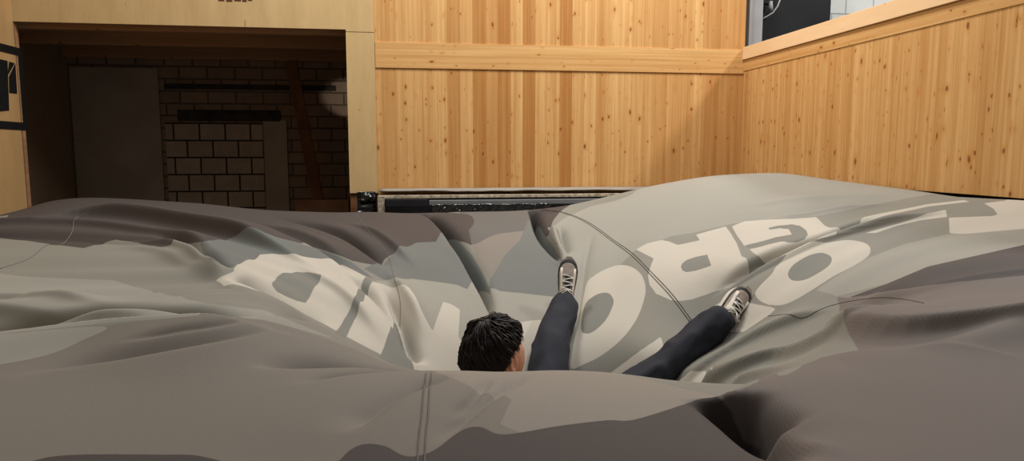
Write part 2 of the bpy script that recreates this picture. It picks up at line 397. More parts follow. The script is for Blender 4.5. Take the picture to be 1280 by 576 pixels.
# near wall and floor of the pit
cW((.0, 2.12, -.74), (.3, 2.02, -.74), (.45, 2.3, -1.0), (.7, 2.15, -.98), (.95, 2.1, -.86), (-.25, 2.3, -.74), (.6, 2.55, -1.2), (.75, 2.75, -1.22), (.5, 2.8, -1.18), (1.0, 2.45, -1.05), (.2, 2.6, -1.05))
# far slope
cY((708, 440, 3.12), (708, 385, 3.5), (708, 345, 3.85), (708, 300, 4.45), (700, 268, 5.2))
cY((600, 440, 3.0), (600, 380, 3.4), (600, 330, 3.9), (600, 290, 4.6), (600, 264, 5.6))
cY((516, 440, 2.85), (500, 400, 3.05), (480, 360, 3.4), (480, 310, 4.2), (480, 277, 5.1), (450, 265, 5.7))
cY((420, 400, 2.92), (400, 370, 3.08), (380, 340, 3.35), (350, 322, 3.55), (330, 298, 4.1), (300, 275, 5.0), (270, 258, 6.0))
cY((800, 440, 2.92), (800, 395, 3.2), (800, 340, 3.62), (800, 300, 4.05), (790, 265, 4.7), (790, 241, 5.4))
cY((900, 415, 2.98), (900, 445, 2.72), (880, 478, 2.42), (870, 350, 3.32), (870, 310, 3.72), (870, 270, 4.25), (860, 238, 4.9), (860, 224, 5.5))
cY((950, 345, 3.12), (950, 385, 2.88), (960, 300, 3.5), (960, 262, 4.0), (980, 232, 4.6), (985, 217, 5.1))
cY((1000, 400, 2.62), (1000, 440, 2.3), (930, 462, 2.3))
cY((1100, 300, 3.0), (1100, 262, 3.5), (1100, 236, 4.15), (1190, 246, 3.7), (1280, 251, 3.42))
cZ((1280, 290, -.34), (1280, 350, -.40), (1280, 420, -.435), (1150, 345, -.45), (1100, 400, -.485), (1100, 480, -.475), (1000, 510, -.50))
# left field
cZ((0, 420, -.54), (100, 440, -.525), (0, 360, -.54), (120, 360, -.53), (220, 360, -.525), (0, 310, -.53), (120, 315, -.52), (200, 300, -.50))
cY((0, 273, 6.0), (60, 254, 6.25), (130, 250, 6.3), (200, 254, 6.2), (100, 275, 5.0))
# outer margins
cW((-3.45, 6.68, -.72), (-1.5, 6.68, -.74), (0, 6.62, -.74), (1, 6.62, -.68), (2.4, 6.68, -.42), (3.42, 6.68, -.42), (3.42, 5.2, -.27), (3.42, 3.5, -.29), (3.42, 2.6, -.33), (-3.45, 4.5, -.53), (-3.45, 3.0, -.55))
V = np.array(V)
def tps_fit(V, lam=2e-4):
    P = V[:, :2]; n = len(P); d = np.linalg.norm(P[:, None]-P[None], axis=2)
    K = np.where(d > 0, d*d*np.log(np.maximum(d, 1e-9)), 0)+lam*np.eye(n)
    A = np.zeros((n+3, n+3)); A[:n, :n] = K; A[:n, n] = 1; A[:n, n+1:] = P; A[n, :n] = 1; A[n+1:, :n] = P.T
    s = np.linalg.solve(A, np.concatenate([V[:, 2], np.zeros(3)])); return P, s
TP, TS = tps_fit(V)
def zbase(x, y):
    x = np.asarray(x, float); sh = x.shape; x = x.ravel(); y = np.asarray(y, float).ravel(); out = np.zeros_like(x); n = len(TP)
    for i in range(0, len(x), 60000):
        a, b = x[i:i+60000], y[i:i+60000]
        r2 = (a[:, None]-TP[None, :, 0])**2+(b[:, None]-TP[None, :, 1])**2
        out[i:i+60000] = (.5*r2*np.log(np.maximum(r2, 1e-12)))@TS[:n]+TS[n]+TS[n+1]*a+TS[n+2]*b
    return out.reshape(sh)
def cast(pts, zf, ys=0.35, ye=6.75):
    """where the lines of sight through the given pixels meet the surface, beyond depth ys"""
    out = []
    Y = np.arange(ys, ye, .012)
    for px, py in pts:
        d = ray(px, py); t = Y/d[1]; X = d[0]*t; Z = E+d[2]*t; S = zf(X, Y); below = Z < S
        if below[0]: k = 0
        else:
            idx = np.nonzero(below)[0]
            if len(idx) == 0: k = int(np.argmin(Z-S))
            else:
                k = idx[0]; a = Z[k-1]-S[k-1]; b = S[k]-Z[k]; f = a/(a+b+1e-9)
                out.append((X[k-1]+(X[k]-X[k-1])*f, Y[k-1]+(Y[k]-Y[k-1])*f)); continue
        out.append((X[k], Y[k]))
    return np.array(out)
def smooth_line(P, n=8, closed=False):
    P = np.array(P, float); m = len(P); out = []
    rngk = range(m if closed else m-1)
    for i in rngk:
        p0 = P[(i-1) % m] if closed or i > 0 else 2*P[0]-P[1]
        p1 = P[i]; p2 = P[(i+1) % m]
        p3 = P[(i+2) % m] if closed or i+2 < m else 2*P[-1]-P[-2]
        for k in range(n):
            t = k/n; out.append(.5*((2*p1)+(-p0+p2)*t+(2*p0-5*p1+4*p2-p3)*t*t+(-p0+3*p1-3*p2+p3)*t**3))
    if not closed: out.append(P[-1])
    return np.array(out)
def seg_dist(x, y, L):
    """signed distance to an open polyline (left of travel positive) and the position 0..1 along it"""
    best = np.full(x.shape, 1e9); sd = np.zeros(x.shape); tt = np.zeros(x.shape)
    ln = np.linalg.norm(np.diff(L, axis=0), axis=1); cum = np.concatenate([[0], np.cumsum(ln)]); tot = cum[-1]
    for i in range(len(L)-1):
        a = L[i]; e = L[i+1]-a; q = e@e+1e-12
        t = np.clip(((x-a[0])*e[0]+(y-a[1])*e[1])/q, 0, 1)
        dx = x-a[0]-t*e[0]; dy = y-a[1]-t*e[1]; d = np.hypot(dx, dy); m = d < best
        best[m] = d[m]; cr = e[0]*dy-e[1]*dx; sd[m] = (np.sign(cr)*d)[m]; tt[m] = ((cum[i]+t*ln[i])/tot)[m]
    return sd, tt
ss = lambda t: (lambda c: c*c*(3-2*c))(np.clip(t, 0, 1))
# (pixels of the crest or groove, height, width left of travel, width right of travel, taper at start, taper at end, depth to start from)
FOLD_GAIN = 1.9
FOLDS = [
 # near lump and the rolls left of it
 ([(-60, 424), (0, 417), (100, 406), (200, 397), (260, 393), (320, 397), (390, 414)], .022, .03, .30, .0, .35, .4),
 ([(-60, 383), (0, 382), (60, 384), (120, 386), (200, 389), (260, 390)], .024, .20, .05, .0, .4, .4),
 ([(-60, 372), (0, 370), (30, 371), (90, 375), (160, 381)], .018, .10, .04, .0, .5, .4),
 ([(-60, 412), (0, 410), (90, 401), (180, 394), (270, 391), (330, 394)], -.050, .035, .02, .0, .3, .4),
 ([(300, 458), (360, 452), (420, 452), (480, 457), (522, 463)], -.030, .05, .022, .5, .1, .4),
 ([(0, 476), (100, 458), (200, 445), (300, 425), (370, 412)], -.014, .05, .02, .4, .4, .4),
 ([(140, 440), (240, 425), (330, 408)], -.007, .02, .01, .4, .4, .4),
 ([(360, 480), (430, 466), (500, 462)], -.010, .025, .012, .4, .2, .4),
 ([(430, 545), (470, 505), (520, 480), (570, 468)], -.016, .05, .02, .3, .3, .4),
 ([(540, 560), (590, 510), (640, 478), (665, 468)], -.011, .03, .015, .3, .3, .4),
 ([(560, 520), (590, 495), (615, 470)], -.008, .02, .012, .3, .3, .4),
 # left-hand rolls: broad behind, steep towards the viewer
 ([(20, 270), (50, 262), (100, 255), (160, 259), (230, 269), (330, 290), (390, 313), (430, 335)], .058, .30, .040, .25, .3, .5),
 ([(-30, 277), (0, 276), (90, 274), (160, 281), (240, 297), (285, 320)], .026, .20, .035, .0, .3, .5),
 ([(-30, 286), (0, 286), (75, 288), (130, 293), (170, 296), (228, 305), (262, 326), (294, 346)], .026, .22, .035, .0, .15, .4),
 ([(40, 270), (60, 266), (100, 260), (150, 262), (215, 271), (300, 287), (360, 307)], -.045, .05, .05, .3, .4, .5),
 ([(-30, 296), (0, 295), (75, 297), (130, 302), (180, 306), (225, 314)], -.022, .05, .05, .0, .3, .5),
 ([(130, 298), (180, 305), (225, 322), (270, 341), (312, 361), (360, 388)], .014, .16, .05, .3, .4, .4),
 ([(190, 300), (228, 310), (262, 331), (292, 348)], -.035, .035, .025, .4, .1, .4),
 ([(320, 265), (365, 275), (400, 284), (440, 299), (470, 320), (488, 340)], -.046, .075, .030, .4, .25, 3.0),
 ([(290, 278), (345, 292), (390, 309), (430, 331), (462, 354)], -.040, .065, .028, .4, .3, 3.0),
 ([(250, 270), (290, 281), (330, 294), (370, 311)], -.028, .06, .03, .4, .4, 3.0),
 ([(360, 266), (410, 276), (450, 293), (484, 318)], .018, .12, .035, .5, .3, 3.0),
 ([(310, 272), (360, 284), (405, 301), (445, 325)], .016, .10, .035, .5, .3, 3.0),
 ([(430, 270), (465, 285), (500, 308), (530, 335)], .022, .08, .03, .4, .4, 3.0),
 ([(480, 330), (500, 350), (520, 380), (535, 420)], .022, .07, .03, .4, .4, 2.8),
 # cream slope
 ([(296, 352), (340, 370), (385, 400), (412, 420)], -.035, .05, .03, .1, .2, 2.8),
 ([(412, 326), (450, 352), (480, 380), (500, 410), (516, 448)], -.030, .045, .025, .4, .2, 2.4),
 ([(474, 352), (498, 385), (510, 420), (520, 455)], -.038, .04, .025, .4, .1, 2.4),
 ([(360, 320), (420, 352), (460, 390), (490, 430)], .020, .06, .035, .5, .4, 2.6),
 # creases of the middle panel (cast going towards the viewer: first width lies to the right)
 ([(522, 256), (545, 272), (562, 290), (580, 318), (598, 350), (612, 382), (622, 415)], -.170, .030, .020, .02, .3, 3.0),
 ([(526, 256), (549, 272), (566, 290), (584, 318), (602, 350), (616, 382), (626, 415)], -.022, .11, .03, .02, .4, 3.0),
 ([(622, 415), (608, 375), (590, 335), (566, 297)], .010, .06, .05, .3, .3, 3.0),
 ([(665, 252), (670, 280), (680, 300), (695, 318), (706, 335)], -.155, .030, .020, .02, .35, 3.2),
 ([(668, 252), (674, 280), (684, 300), (698, 318)], -.022, .09, .03, .02, .4, 3.2),
 ([(690, 272), (694, 290), (702, 310), (709, 332)], .030, .05, .03, .2, .3, 3.2),
 ([(698, 280), (704, 300), (710, 325)], -.035, .035, .025, .3, .3, 3.2),
 ([(742, 288), (735, 310), (728, 345), (722, 400), (714, 455)], -.012, .03, .03, .3, .2, 2.9),
 ([(655, 258), (690, 264), (730, 254), (770, 247), (800, 238)], -.030, .10, .08, .3, .4, 3.5),
 # right bulge
 ([(885, 366), (925, 339), (960, 320), (1000, 304), (1050, 288), (1120, 267), (1210, 251)], .026, .24, .020, .15, .4, 2.6),
 ([(885, 374), (925, 345), (960, 326), (1000, 309), (1050, 293), (1120, 273)], -.045, .025, .045, .2, .4, 2.4),
 ([(880, 278), (950, 272), (1020, 262), (1100, 248), (1170, 247)], -.012, .10, .06, .4, .3, 3.0),
 ([(900, 258), (980, 250), (1050, 243), (1120, 241)], .010, .14, .06, .4, .4, 3.4),
 ([(940, 264), (1000, 268), (1060, 256), (1140, 250)], .012, .10, .04, .4, .4, 3.0),
 # rolls right of the pit
 ([(848, 480), (900, 438), (950, 409), (1010, 386), (1050, 373)], .020, .09, .02, .1, .3, 1.9),
 ([(866, 488), (900, 463), (940, 444), (1000, 426), (1070, 416), (1130, 409)], .026, .10, .025, .1, .4, 1.9),
 ([(880, 493), (920, 470), (965, 455), (1020, 440)], .018, .06, .03, .2, .4, 1.8),
 ([(1010, 409), (1100, 402), (1180, 396), (1320, 386)], .028, .20, .035, .3, .0, .8),
 ([(1040, 380), (1110, 366), (1190, 352), (1320, 328)], .012, .14, .05, .4, .0, .8),
 ([(1140, 436), (1190, 425), (1250, 408), (1330, 398)], .018, .06, .10, .3, .0, .8),
 ([(893, 500), (960, 472), (1025, 449), (1080, 439), (1160, 438), (1320, 443)], .012, .03, .22, .1, .2, .8),
 # the deep pocket at the right end of the lip
 ([(894, 499), (915, 512), (940, 530), (962, 548), (990, 585)], -.085, .055, .034, .1, .5, .4),
 ([(905, 503), (930, 507), (955, 517), (972, 528)], -.075, .04, .035, .3, .3, .4),
 ([(950, 505), (1000, 535), (1060, 565)], .008, .03, .04, .3, .3, .4),
]
def fold_add(x, y):
    z = np.zeros_like(x)
    for L, A, wl, wr, ta, tb, _ in FOLD_W:
        mx = 3.2*max(wl, wr)
        sel = (x > L[:, 0].min()-mx) & (x < L[:, 0].max()+mx) & (y > L[:, 1].min()-mx) & (y < L[:, 1].max()+mx)
        if not sel.any(): continue
        xs, ys = x[sel], y[sel]
        d, t = seg_dist(xs, ys, L); wd = np.where(d > 0, wl, wr); q = np.abs(d)/wd
        prof = np.exp(-1.25*q**1.35) if A < 0 else 1.0/np.cosh(1.6*q)**1.5
        win = np.ones_like(t)
        if ta: win = win*ss(t/ta)
        if tb: win = win*ss((1-t)/tb)
        z[sel] += FOLD_GAIN*A*prof*win
    # fine pulls in the cloth running towards the pit
    dx, dy = x-.62, y-2.65; r = np.hypot(dx, dy); th = np.arctan2(dy, dx); lr = np.log(np.maximum(r, .2))
    for k, a, ph, tw in PULLS:
        m = .5+.5*np.sin(2.3*th+ph*3.1+1.7*lr*(1 if tw > 0 else -1))
        z += a*m*m*np.sin(k*th+ph+tw*lr)*ss((r-.75)/.7)*(.35+.65*ss((3.6-r)/2.4))*(.25+.75*ss((y-1.3)/1.0))
    return z
PULLS = [(int(k), a, p, t) for k, a, p, t in zip(rng.randint(14, 52, 16), .0014+.0034*rng.rand(16)**2, rng.rand(16)*6.28, rng.normal(size=16)*1.2)]
FOLD_W = []
def relax(L, it=6):
    L = L.copy()
    for _ in range(it): L[1:-1] = .25*L[:-2]+.5*L[1:-1]+.25*L[2:]
    return L
for pts, A, wl, wr, ta, tb, ys in FOLDS:
    FOLD_W.append((relax(cast(smooth_line(pts, 4), (lambda x, y, A=A: zbase(x, y)+.85*FOLD_GAIN*max(A, 0.0)), ys)), A, wl, wr, ta, tb, ys))
XS = np.linspace(XL+.012, XR-.03, 760); YS = np.concatenate([np.arange(.30, 2.6, .0075), np.arange(2.6, 6.66, .0105)])
GX, GY = np.meshgrid(XS, YS)
GZ = zbase(GX, GY)+fold_add(GX, GY)
def blur(Z, n, ax):
    k = np.hanning(2*n+3)[1:-1]; k /= k.sum(); P = np.pad(Z, [(n, n) if a == ax else (0, 0) for a in (0, 1)], mode='edge'); out = np.zeros_like(Z)
    for i, w_ in enumerate(k): out += w_*(P[i:i+Z.shape[0]] if ax == 0 else P[:, i:i+Z.shape[1]])
    return out
GS = blur(blur(GZ, 4, 0), 6, 1)
def bag_zs(x, y): return bag_z(x, y, GS)
def bag_z(x, y, GZ=None):
    GZ = globals()['GZ'] if GZ is None else GZ
    x = np.clip(np.asarray(x, float), XS[0], XS[-1]-1e-6); y = np.clip(np.asarray(y, float), YS[0], YS[-1]-1e-6)
    i = np.clip(((x-XS[0])/(XS[1]-XS[0])).astype(int), 0, len(XS)-2); k = np.clip(np.searchsorted(YS, y, 'right')-1, 0, len(YS)-2)
    fx = (x-XS[i])/(XS[i+1]-XS[i]); fy = (y-YS[k])/(YS[k+1]-YS[k])
    return (GZ[k, i]*(1-fx)+GZ[k, i+1]*fx)*(1-fy)+(GZ[k+1, i]*(1-fx)+GZ[k+1, i+1]*fx)*fy
def bag_pt(px, py, ys=.4, lift=0.0):
    x, y = cast([(px, py)], bag_z, ys)[0]; return Vector((x, y, float(bag_z(x, y))+lift))

# ---- the print: regions of colour, each traced as an outline on the cloth   (smooth?, start depth, outline)
FAR = 2.35
PRINT = {
 'fore': [
  (0, 3.0, [(590, 305), (620, 293), (668, 285), (650, 300), (630, 320), (612, 352), (598, 330)]),
  (1, .4, [(-80, 462), (0, 455), (60, 443), (100, 425), (130, 408), (200, 399), (262, 394), (330, 400), (420, 428), (516, 461), (640, 464), (893, 499), (900, 640), (-80, 700)]),
 ],
 'wedge': [
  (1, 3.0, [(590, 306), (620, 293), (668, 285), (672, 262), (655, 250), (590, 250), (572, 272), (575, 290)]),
 ],
 'fore_light': [
  (0, .4, [(516, 458), (580, 458), (640, 460), (760, 464), (893, 494), (893, 502), (850, 508), (790, 525), (760, 526), (700, 533), (650, 541), (625, 530), (640, 500), (600, 490), (560, 470)]),
 ],
 'dark': [
  (1, .4, [(30, 600), (60, 571), (200, 568), (260, 572), (330, 600)]),
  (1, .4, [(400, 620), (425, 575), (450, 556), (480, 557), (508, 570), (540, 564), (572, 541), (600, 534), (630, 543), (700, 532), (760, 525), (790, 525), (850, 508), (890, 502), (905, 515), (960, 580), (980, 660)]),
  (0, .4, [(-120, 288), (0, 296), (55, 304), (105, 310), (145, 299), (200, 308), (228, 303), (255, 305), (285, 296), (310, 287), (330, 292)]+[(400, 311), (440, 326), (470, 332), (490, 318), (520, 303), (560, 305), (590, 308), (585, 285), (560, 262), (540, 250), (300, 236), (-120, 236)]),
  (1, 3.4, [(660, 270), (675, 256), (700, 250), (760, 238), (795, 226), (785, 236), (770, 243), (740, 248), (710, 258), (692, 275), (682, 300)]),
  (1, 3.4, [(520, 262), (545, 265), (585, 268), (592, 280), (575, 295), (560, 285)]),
  (0, .8, [(1280, 306), (1420, 280), (1420, 360), (1280, 344), (1200, 352), (1130, 362), (1060, 372), (1110, 354), (1160, 333)]),
 ],
 'right': [
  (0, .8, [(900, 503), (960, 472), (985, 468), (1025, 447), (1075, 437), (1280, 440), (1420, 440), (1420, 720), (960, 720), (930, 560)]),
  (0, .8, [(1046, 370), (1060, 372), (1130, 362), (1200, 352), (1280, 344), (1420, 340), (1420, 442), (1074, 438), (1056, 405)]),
 ],
 'blue': [
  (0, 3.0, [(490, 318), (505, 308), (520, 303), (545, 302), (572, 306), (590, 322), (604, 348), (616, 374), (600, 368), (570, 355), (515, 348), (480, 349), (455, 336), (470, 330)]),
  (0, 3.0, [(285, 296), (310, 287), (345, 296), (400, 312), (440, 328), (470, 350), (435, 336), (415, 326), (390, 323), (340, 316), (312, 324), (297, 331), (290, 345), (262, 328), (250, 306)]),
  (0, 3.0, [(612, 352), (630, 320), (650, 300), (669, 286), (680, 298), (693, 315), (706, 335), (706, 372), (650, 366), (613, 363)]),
 ],
 'light': [
  (0, .4, [(-120, 338), (0, 342), (37, 346), (110, 349), (142, 350), (175, 360), (205, 367), (260, 380), (330, 388), (420, 424), (330, 400), (262, 394), (150, 402), (0, 417), (-120, 425)]),
  (1, .4, [(-80, 425), (0, 418), (130, 408), (100, 426), (60, 443), (0, 455), (-80, 465)]),
  (0, 3.0, [(470, 350), (515, 348), (570, 356), (612, 372), (622, 400), (640, 440), (600, 470), (520, 460)]),
  (0, 3.0, [(613, 363), (650, 366), (704, 372), (700, 430), (640, 420), (622, 400)]),
  (0, 3.2, [(690, 285), (706, 272), (738, 258), (770, 251), (788, 244), (806, 234), (830, 224), (850, 216), (985, 208), (1060, 218), (1130, 233), (1180, 240), (1110, 252), (1060, 262), (1020, 270), (932, 276), (870, 290), (840, 295), (795, 312), (775, 331), (740, 345), (728, 380), (722, 400), (712, 400), (712, 340), (703, 325), (690, 300), (684, 285)]),
  (0, .8, [(1187, 292), (1290, 284), (1420, 262), (1420, 282), (1280, 306), (1160, 333), (1110, 354), (1046, 370), (1020, 362), (1045, 345), (1085, 322), (1130, 305)]),
 ],
 'cream': [
  (0, 2.75, [(270, 350), (292, 340), (297, 331), (310, 325), (325, 318), (340, 316), (360, 318), (390, 322), (415, 325), (437, 335), (457, 346), (466, 352), (480, 355), (498, 358), (512, 361), (518, 370), (526, 388), (541, 415), (547, 396), (554, 377), (564, 380), (575, 387), (573, 420), (582, 440), (590, 480), (470, 480), (380, 440)]),
  (1, FAR, [(590, 490), (610, 440), (625, 418), (638, 407), (655, 402), (680, 400), (700, 410), (700, 500)]),
  (1, FAR, [(734, 353), (745, 343), (760, 335), (775, 331), (790, 334), (802, 344), (807, 360), (804, 378), (795, 400), (777, 424), (752, 444), (732, 454), (714, 460), (716, 435), (724, 400), (729, 373)]),
  (0, FAR, [(735, 486), (826, 421), (829, 431), (815, 470), (780, 500)]),
  (0, FAR, [(795, 312), (807, 305), (827, 300), (837, 302), (847, 306), (875, 300), (870, 293), (907, 283), (914, 292), (920, 302), (927, 320), (938, 341), (918, 353), (900, 362), (865, 374), (850, 376), (838, 375), (820, 367), (812, 356), (810, 345), (812, 336), (817, 323)]),
  (0, FAR, [(915, 283), (932, 276), (970, 274), (1002, 272), (1020, 271), (1024, 275), (1030, 281), (1040, 285), (1051, 288), (1045, 295), (1010, 306), (978, 323), (965, 327), (952, 326), (944, 320), (937, 311), (930, 307), (924, 298)]),
  (1, 2.0, [(950, 357), (965, 342), (972, 330), (992, 315), (1010, 307), (1030, 302), (1060, 300), (1080, 303), (1088, 311), (1084, 321), (1065, 333), (1042, 345), (1020, 359), (995, 374), (978, 381), (963, 381), (950, 376), (944, 367)]),
  (0, 2.0, [(868, 396), (884, 386), (905, 375), (940, 379), (970, 386), (962, 393), (930, 414), (900, 414), (870, 402)]),
  (0, 2.0, [(828, 492), (850, 474), (866, 467), (882, 461), (891, 464), (889, 469), (875, 480), (866, 488), (858, 500)]),
  (0, 2.4, [(1082, 290), (1122, 278), (1150, 270), (1182, 262), (1184, 271), (1150, 275), (1120, 282), (1095, 291)]),
  (0, 2.4, [(1075, 277), (1080, 272), (1110, 265), (1160, 255), (1205, 250), (1212, 252), (1160, 258), (1110, 269), (1085, 275), (1076, 280)]),
  (0, 2.4, [(1186, 272), (1240, 270), (1247, 268), (1242, 261), (1230, 254), (1270, 249), (1300, 252), (1330, 262), (1300, 282), (1280, 286), (1210, 292), (1187, 291)]),
 ],
 'counter': [
  (0, 2.8, [(340, 357), (341, 352), (346, 346), (355, 341), (370, 339), (385, 340), (402, 345), (382, 379), (370, 376), (358, 371), (346, 365)]),
  (0, 2.7, [(457, 346), (466, 352), (448, 388), (426, 435), (412, 430), (436, 388)]),
  (0, 2.6, [(493, 400), (500, 416), (508, 438), (518, 462), (500, 470), (470, 456), (476, 443)]),
  (1, FAR, [(732, 380), (741, 371), (752, 366), (762, 367), (767, 376), (764, 387), (757, 400), (745, 412), (735, 417), (727, 414), (727, 398)]),
  (0, FAR, [(851, 333), (853, 329), (858, 325), (870, 321), (884, 318), (889, 332), (870, 338), (858, 340), (853, 338)]),
  (0, FAR, [(960, 285), (972, 282), (990, 280), (1000, 282), (1008, 288), (1010, 294), (1006, 301), (996, 305), (985, 305), (977, 302), (958, 306), (937, 311), (930, 307), (950, 302), (970, 296), (990, 293), (986, 286), (975, 285), (962, 287)]),
  (1, 2.0, [(985, 342), (992, 331), (1010, 320), (1027, 316), (1039, 321), (1037, 331), (1022, 342), (1005, 350), (990, 350)]),
 ],
}
LAYERS = ['fore', 'wedge', 'fore_light', 'right', 'dark', 'blue', 'light', 'cream', 'counter']
def poly_sdf(x, y, P):
    """negative inside"""
    d2 = np.full(x.shape, 1e9); inside = np.zeros(x.shape, bool); n = len(P)
    for i in range(n):
        a = P[i]; b = P[(i+1) % n]; e = b-a; q = e@e+1e-12
        t = np.clip(((x-a[0])*e[0]+(y-a[1])*e[1])/q, 0, 1)
        d2 = np.minimum(d2, (x-a[0]-t*e[0])**2+(y-a[1]-t*e[1])**2)
        if a[1] != b[1]:
            inside ^= ((a[1] > y) != (b[1] > y)) & (x < (b[0]-a[0])*(y-a[1])/(b[1]-a[1])+a[0])
    d = np.sqrt(d2); return np.where(inside, -d, d)
SDF = {}
for nm in LAYERS:
    S = np.full(GX.shape, .25)
    for sm, ys, pts in PRINT[nm]:
        if sm: P = cast(smooth_line(pts, 5, True), bag_zs, ys)
        else:
            dense = []
            for i in range(len(pts)):
                a = np.array(pts[i], float); b = np.array(pts[(i+1) % len(pts)], float); k = max(1, int(np.linalg.norm(b-a)/12))
                dense += [tuple(a+(b-a)*j/k) for j in range(k)]
            P = cast(dense, bag_zs, ys)
        mr = .25
        sel = (GX > P[:, 0].min()-mr) & (GX < P[:, 0].max()+mr) & (GY > P[:, 1].min()-mr) & (GY < P[:, 1].max()+mr)
        if sel.any(): S[sel] = np.minimum(S[sel], poly_sdf(GX[sel], GY[sel], P))
    if nm == 'dark': S = np.minimum(S, np.maximum(5.35-GY, GX-.05))
    SDF[nm] = S
ny, nx = GX.shape
co = np.stack([GX, GY, GZ], -1).reshape(-1, 3)
idx = np.arange(ny*nx).reshape(ny, nx)
faces = np.stack([idx[:-1, :-1], idx[:-1, 1:], idx[1:, 1:], idx[1:, :-1]], -1).reshape(-1, 4)
# side walls of the bag, tucked inwards and down to the hall floor
border = np.concatenate([idx[0, :], idx[1:, -1], idx[-1, -2::-1], idx[-2:0, 0]])
cx, cy = (XS[0]+XS[-1])/2, (YS[0]+YS[-1])/2
prev = border; extra = []; base = len(co); nf = []
for k, (ins, zz) in enumerate(((.01, None), (.0, .95), (.0, .5), (.02, .005))):
    b = co[border].copy()
    b[:, 0] += np.clip(cx-b[:, 0], -1, 1)*ins; b[:, 1] += np.clip(cy-b[:, 1], -1, 1)*ins
    b[:, 2] = b[:, 2]-.04 if zz is None else zz
    cur = base+k*len(border)+np.arange(len(border)); extra.append(b)
    nf.append(np.stack([np.roll(prev, -1), prev, cur, np.roll(cur, -1)], -1)); prev = cur
co = np.concatenate([co]+extra); faces = np.concatenate([faces]+nf)
me = bpy.data.meshes.new('airbag'); me.vertices.add(len(co)); me.vertices.foreach_set('co', co.ravel())
me.loops.add(faces.size); me.loops.foreach_set('vertex_index', faces.ravel().astype(np.int32))
me.polygons.add(len(faces)); me.polygons.foreach_set('loop_start', np.arange(0, faces.size, 4, dtype=np.int32))
me.polygons.foreach_set('use_smooth', np.ones(len(faces), bool)); me.update(calc_edges=True); me.validate()
for nm in LAYERS:
    at_ = me.attributes.new('print_'+nm, 'FLOAT', 'POINT'); arr = np.full(len(co), .25); arr[:ny*nx] = SDF[nm].ravel()
    at_.data.foreach_set('value', arr.astype(np.float32))
m_bag = newmat('printed_airbag_cloth', (125, 123, 115), .72, .22); g = N(m_bag)
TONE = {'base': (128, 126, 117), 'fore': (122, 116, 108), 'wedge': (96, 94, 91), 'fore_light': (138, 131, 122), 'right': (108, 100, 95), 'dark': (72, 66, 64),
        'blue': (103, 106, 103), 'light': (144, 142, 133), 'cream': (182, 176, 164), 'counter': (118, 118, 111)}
ob = g.obj()
c = None
mott = g.noise(ob, 1.3, 2.0)
c = lin(TONE['base'])
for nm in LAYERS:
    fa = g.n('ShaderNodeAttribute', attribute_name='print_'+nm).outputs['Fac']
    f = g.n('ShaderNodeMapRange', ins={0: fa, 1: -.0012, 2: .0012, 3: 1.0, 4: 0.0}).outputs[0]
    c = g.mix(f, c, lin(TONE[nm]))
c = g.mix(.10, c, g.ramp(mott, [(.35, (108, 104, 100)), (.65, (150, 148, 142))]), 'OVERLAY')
g.set(g.b.inputs['Base Color'], c)
ox, oy, oz = g.xyz(ob)
rib = g.n('ShaderNodeTexWave', wave_type='BANDS', bands_direction='X', ins={'Vector': g.vec(g.math('ADD', ox, g.math('MULTIPLY', oy, -.25)), 0.0, 0.0), 'Scale': 52.0, 'Distortion': 0.0}).outputs[1]
fine = g.noise(ob, 22.0, 4.0)
g.bump(g.math('ADD', g.math('MULTIPLY', rib, .30), g.math('MULTIPLY', fine, .05)), .12, .004)
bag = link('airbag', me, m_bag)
tag(bag, 'huge grey camouflage landing airbag with cream letters, sunk around the fallen person', 'airbag')
# ---- seams: stitched cords lying on the cloth
m_seam = noisy('dark_thread', (70, 66, 61), (86, 81, 75), 40.0); m_seam_l = noisy('grey_thread', (116, 110, 102), (104, 98, 91), 40.0)
def seam(pts, ys, r=.004, m=m_seam, double=0.0, label=None):
    P = cast(smooth_line(pts, 10), bag_z, ys)
    P = [Vector((x, y, float(bag_z(x, y))+r*.4)) for x, y in P]
    mb = MB()
    if double:
        for s in (-.5, .5):
            Q = []
            for i, p in enumerate(P):
                t = (P[min(i+1, len(P)-1)]-P[max(i-1, 0)]).normalized(); n = Vector((-t.y, t.x, 0))*double*s
                q = p+n; q.z = float(bag_z(q.x, q.y))+r*.4; Q.append(q)
            mb.tube(Q, r, 6)
    else: mb.tube(P, r, 6)
    return mb.build('seam', m, bag, True)
seam([(676, 262), (700, 265), (722, 272), (742, 283), (765, 300), (790, 318), (812, 340), (840, 370), (864, 402)], 2.4, .0022, double=.014)
seam([(960, 395), (985, 393), (1004, 397), (1030, 385), (1060, 377), (1100, 372), (1130, 374), (1155, 379)], 1.6, .0013)
seam([(536, 466), (533, 490), (531, 520), (528, 545), (526, 580)], .4, .0018, m_seam_l, .012)
seam([(106, 268), (93, 275), (90, 290), (78, 305), (58, 307), (35, 324), (0, 336)], .5, .0025, m_seam_l)
seam([(445, 268), (462, 290), (484, 318), (492, 345), (500, 375), (500, 410)], 2.8, .0016, m_seam_l)

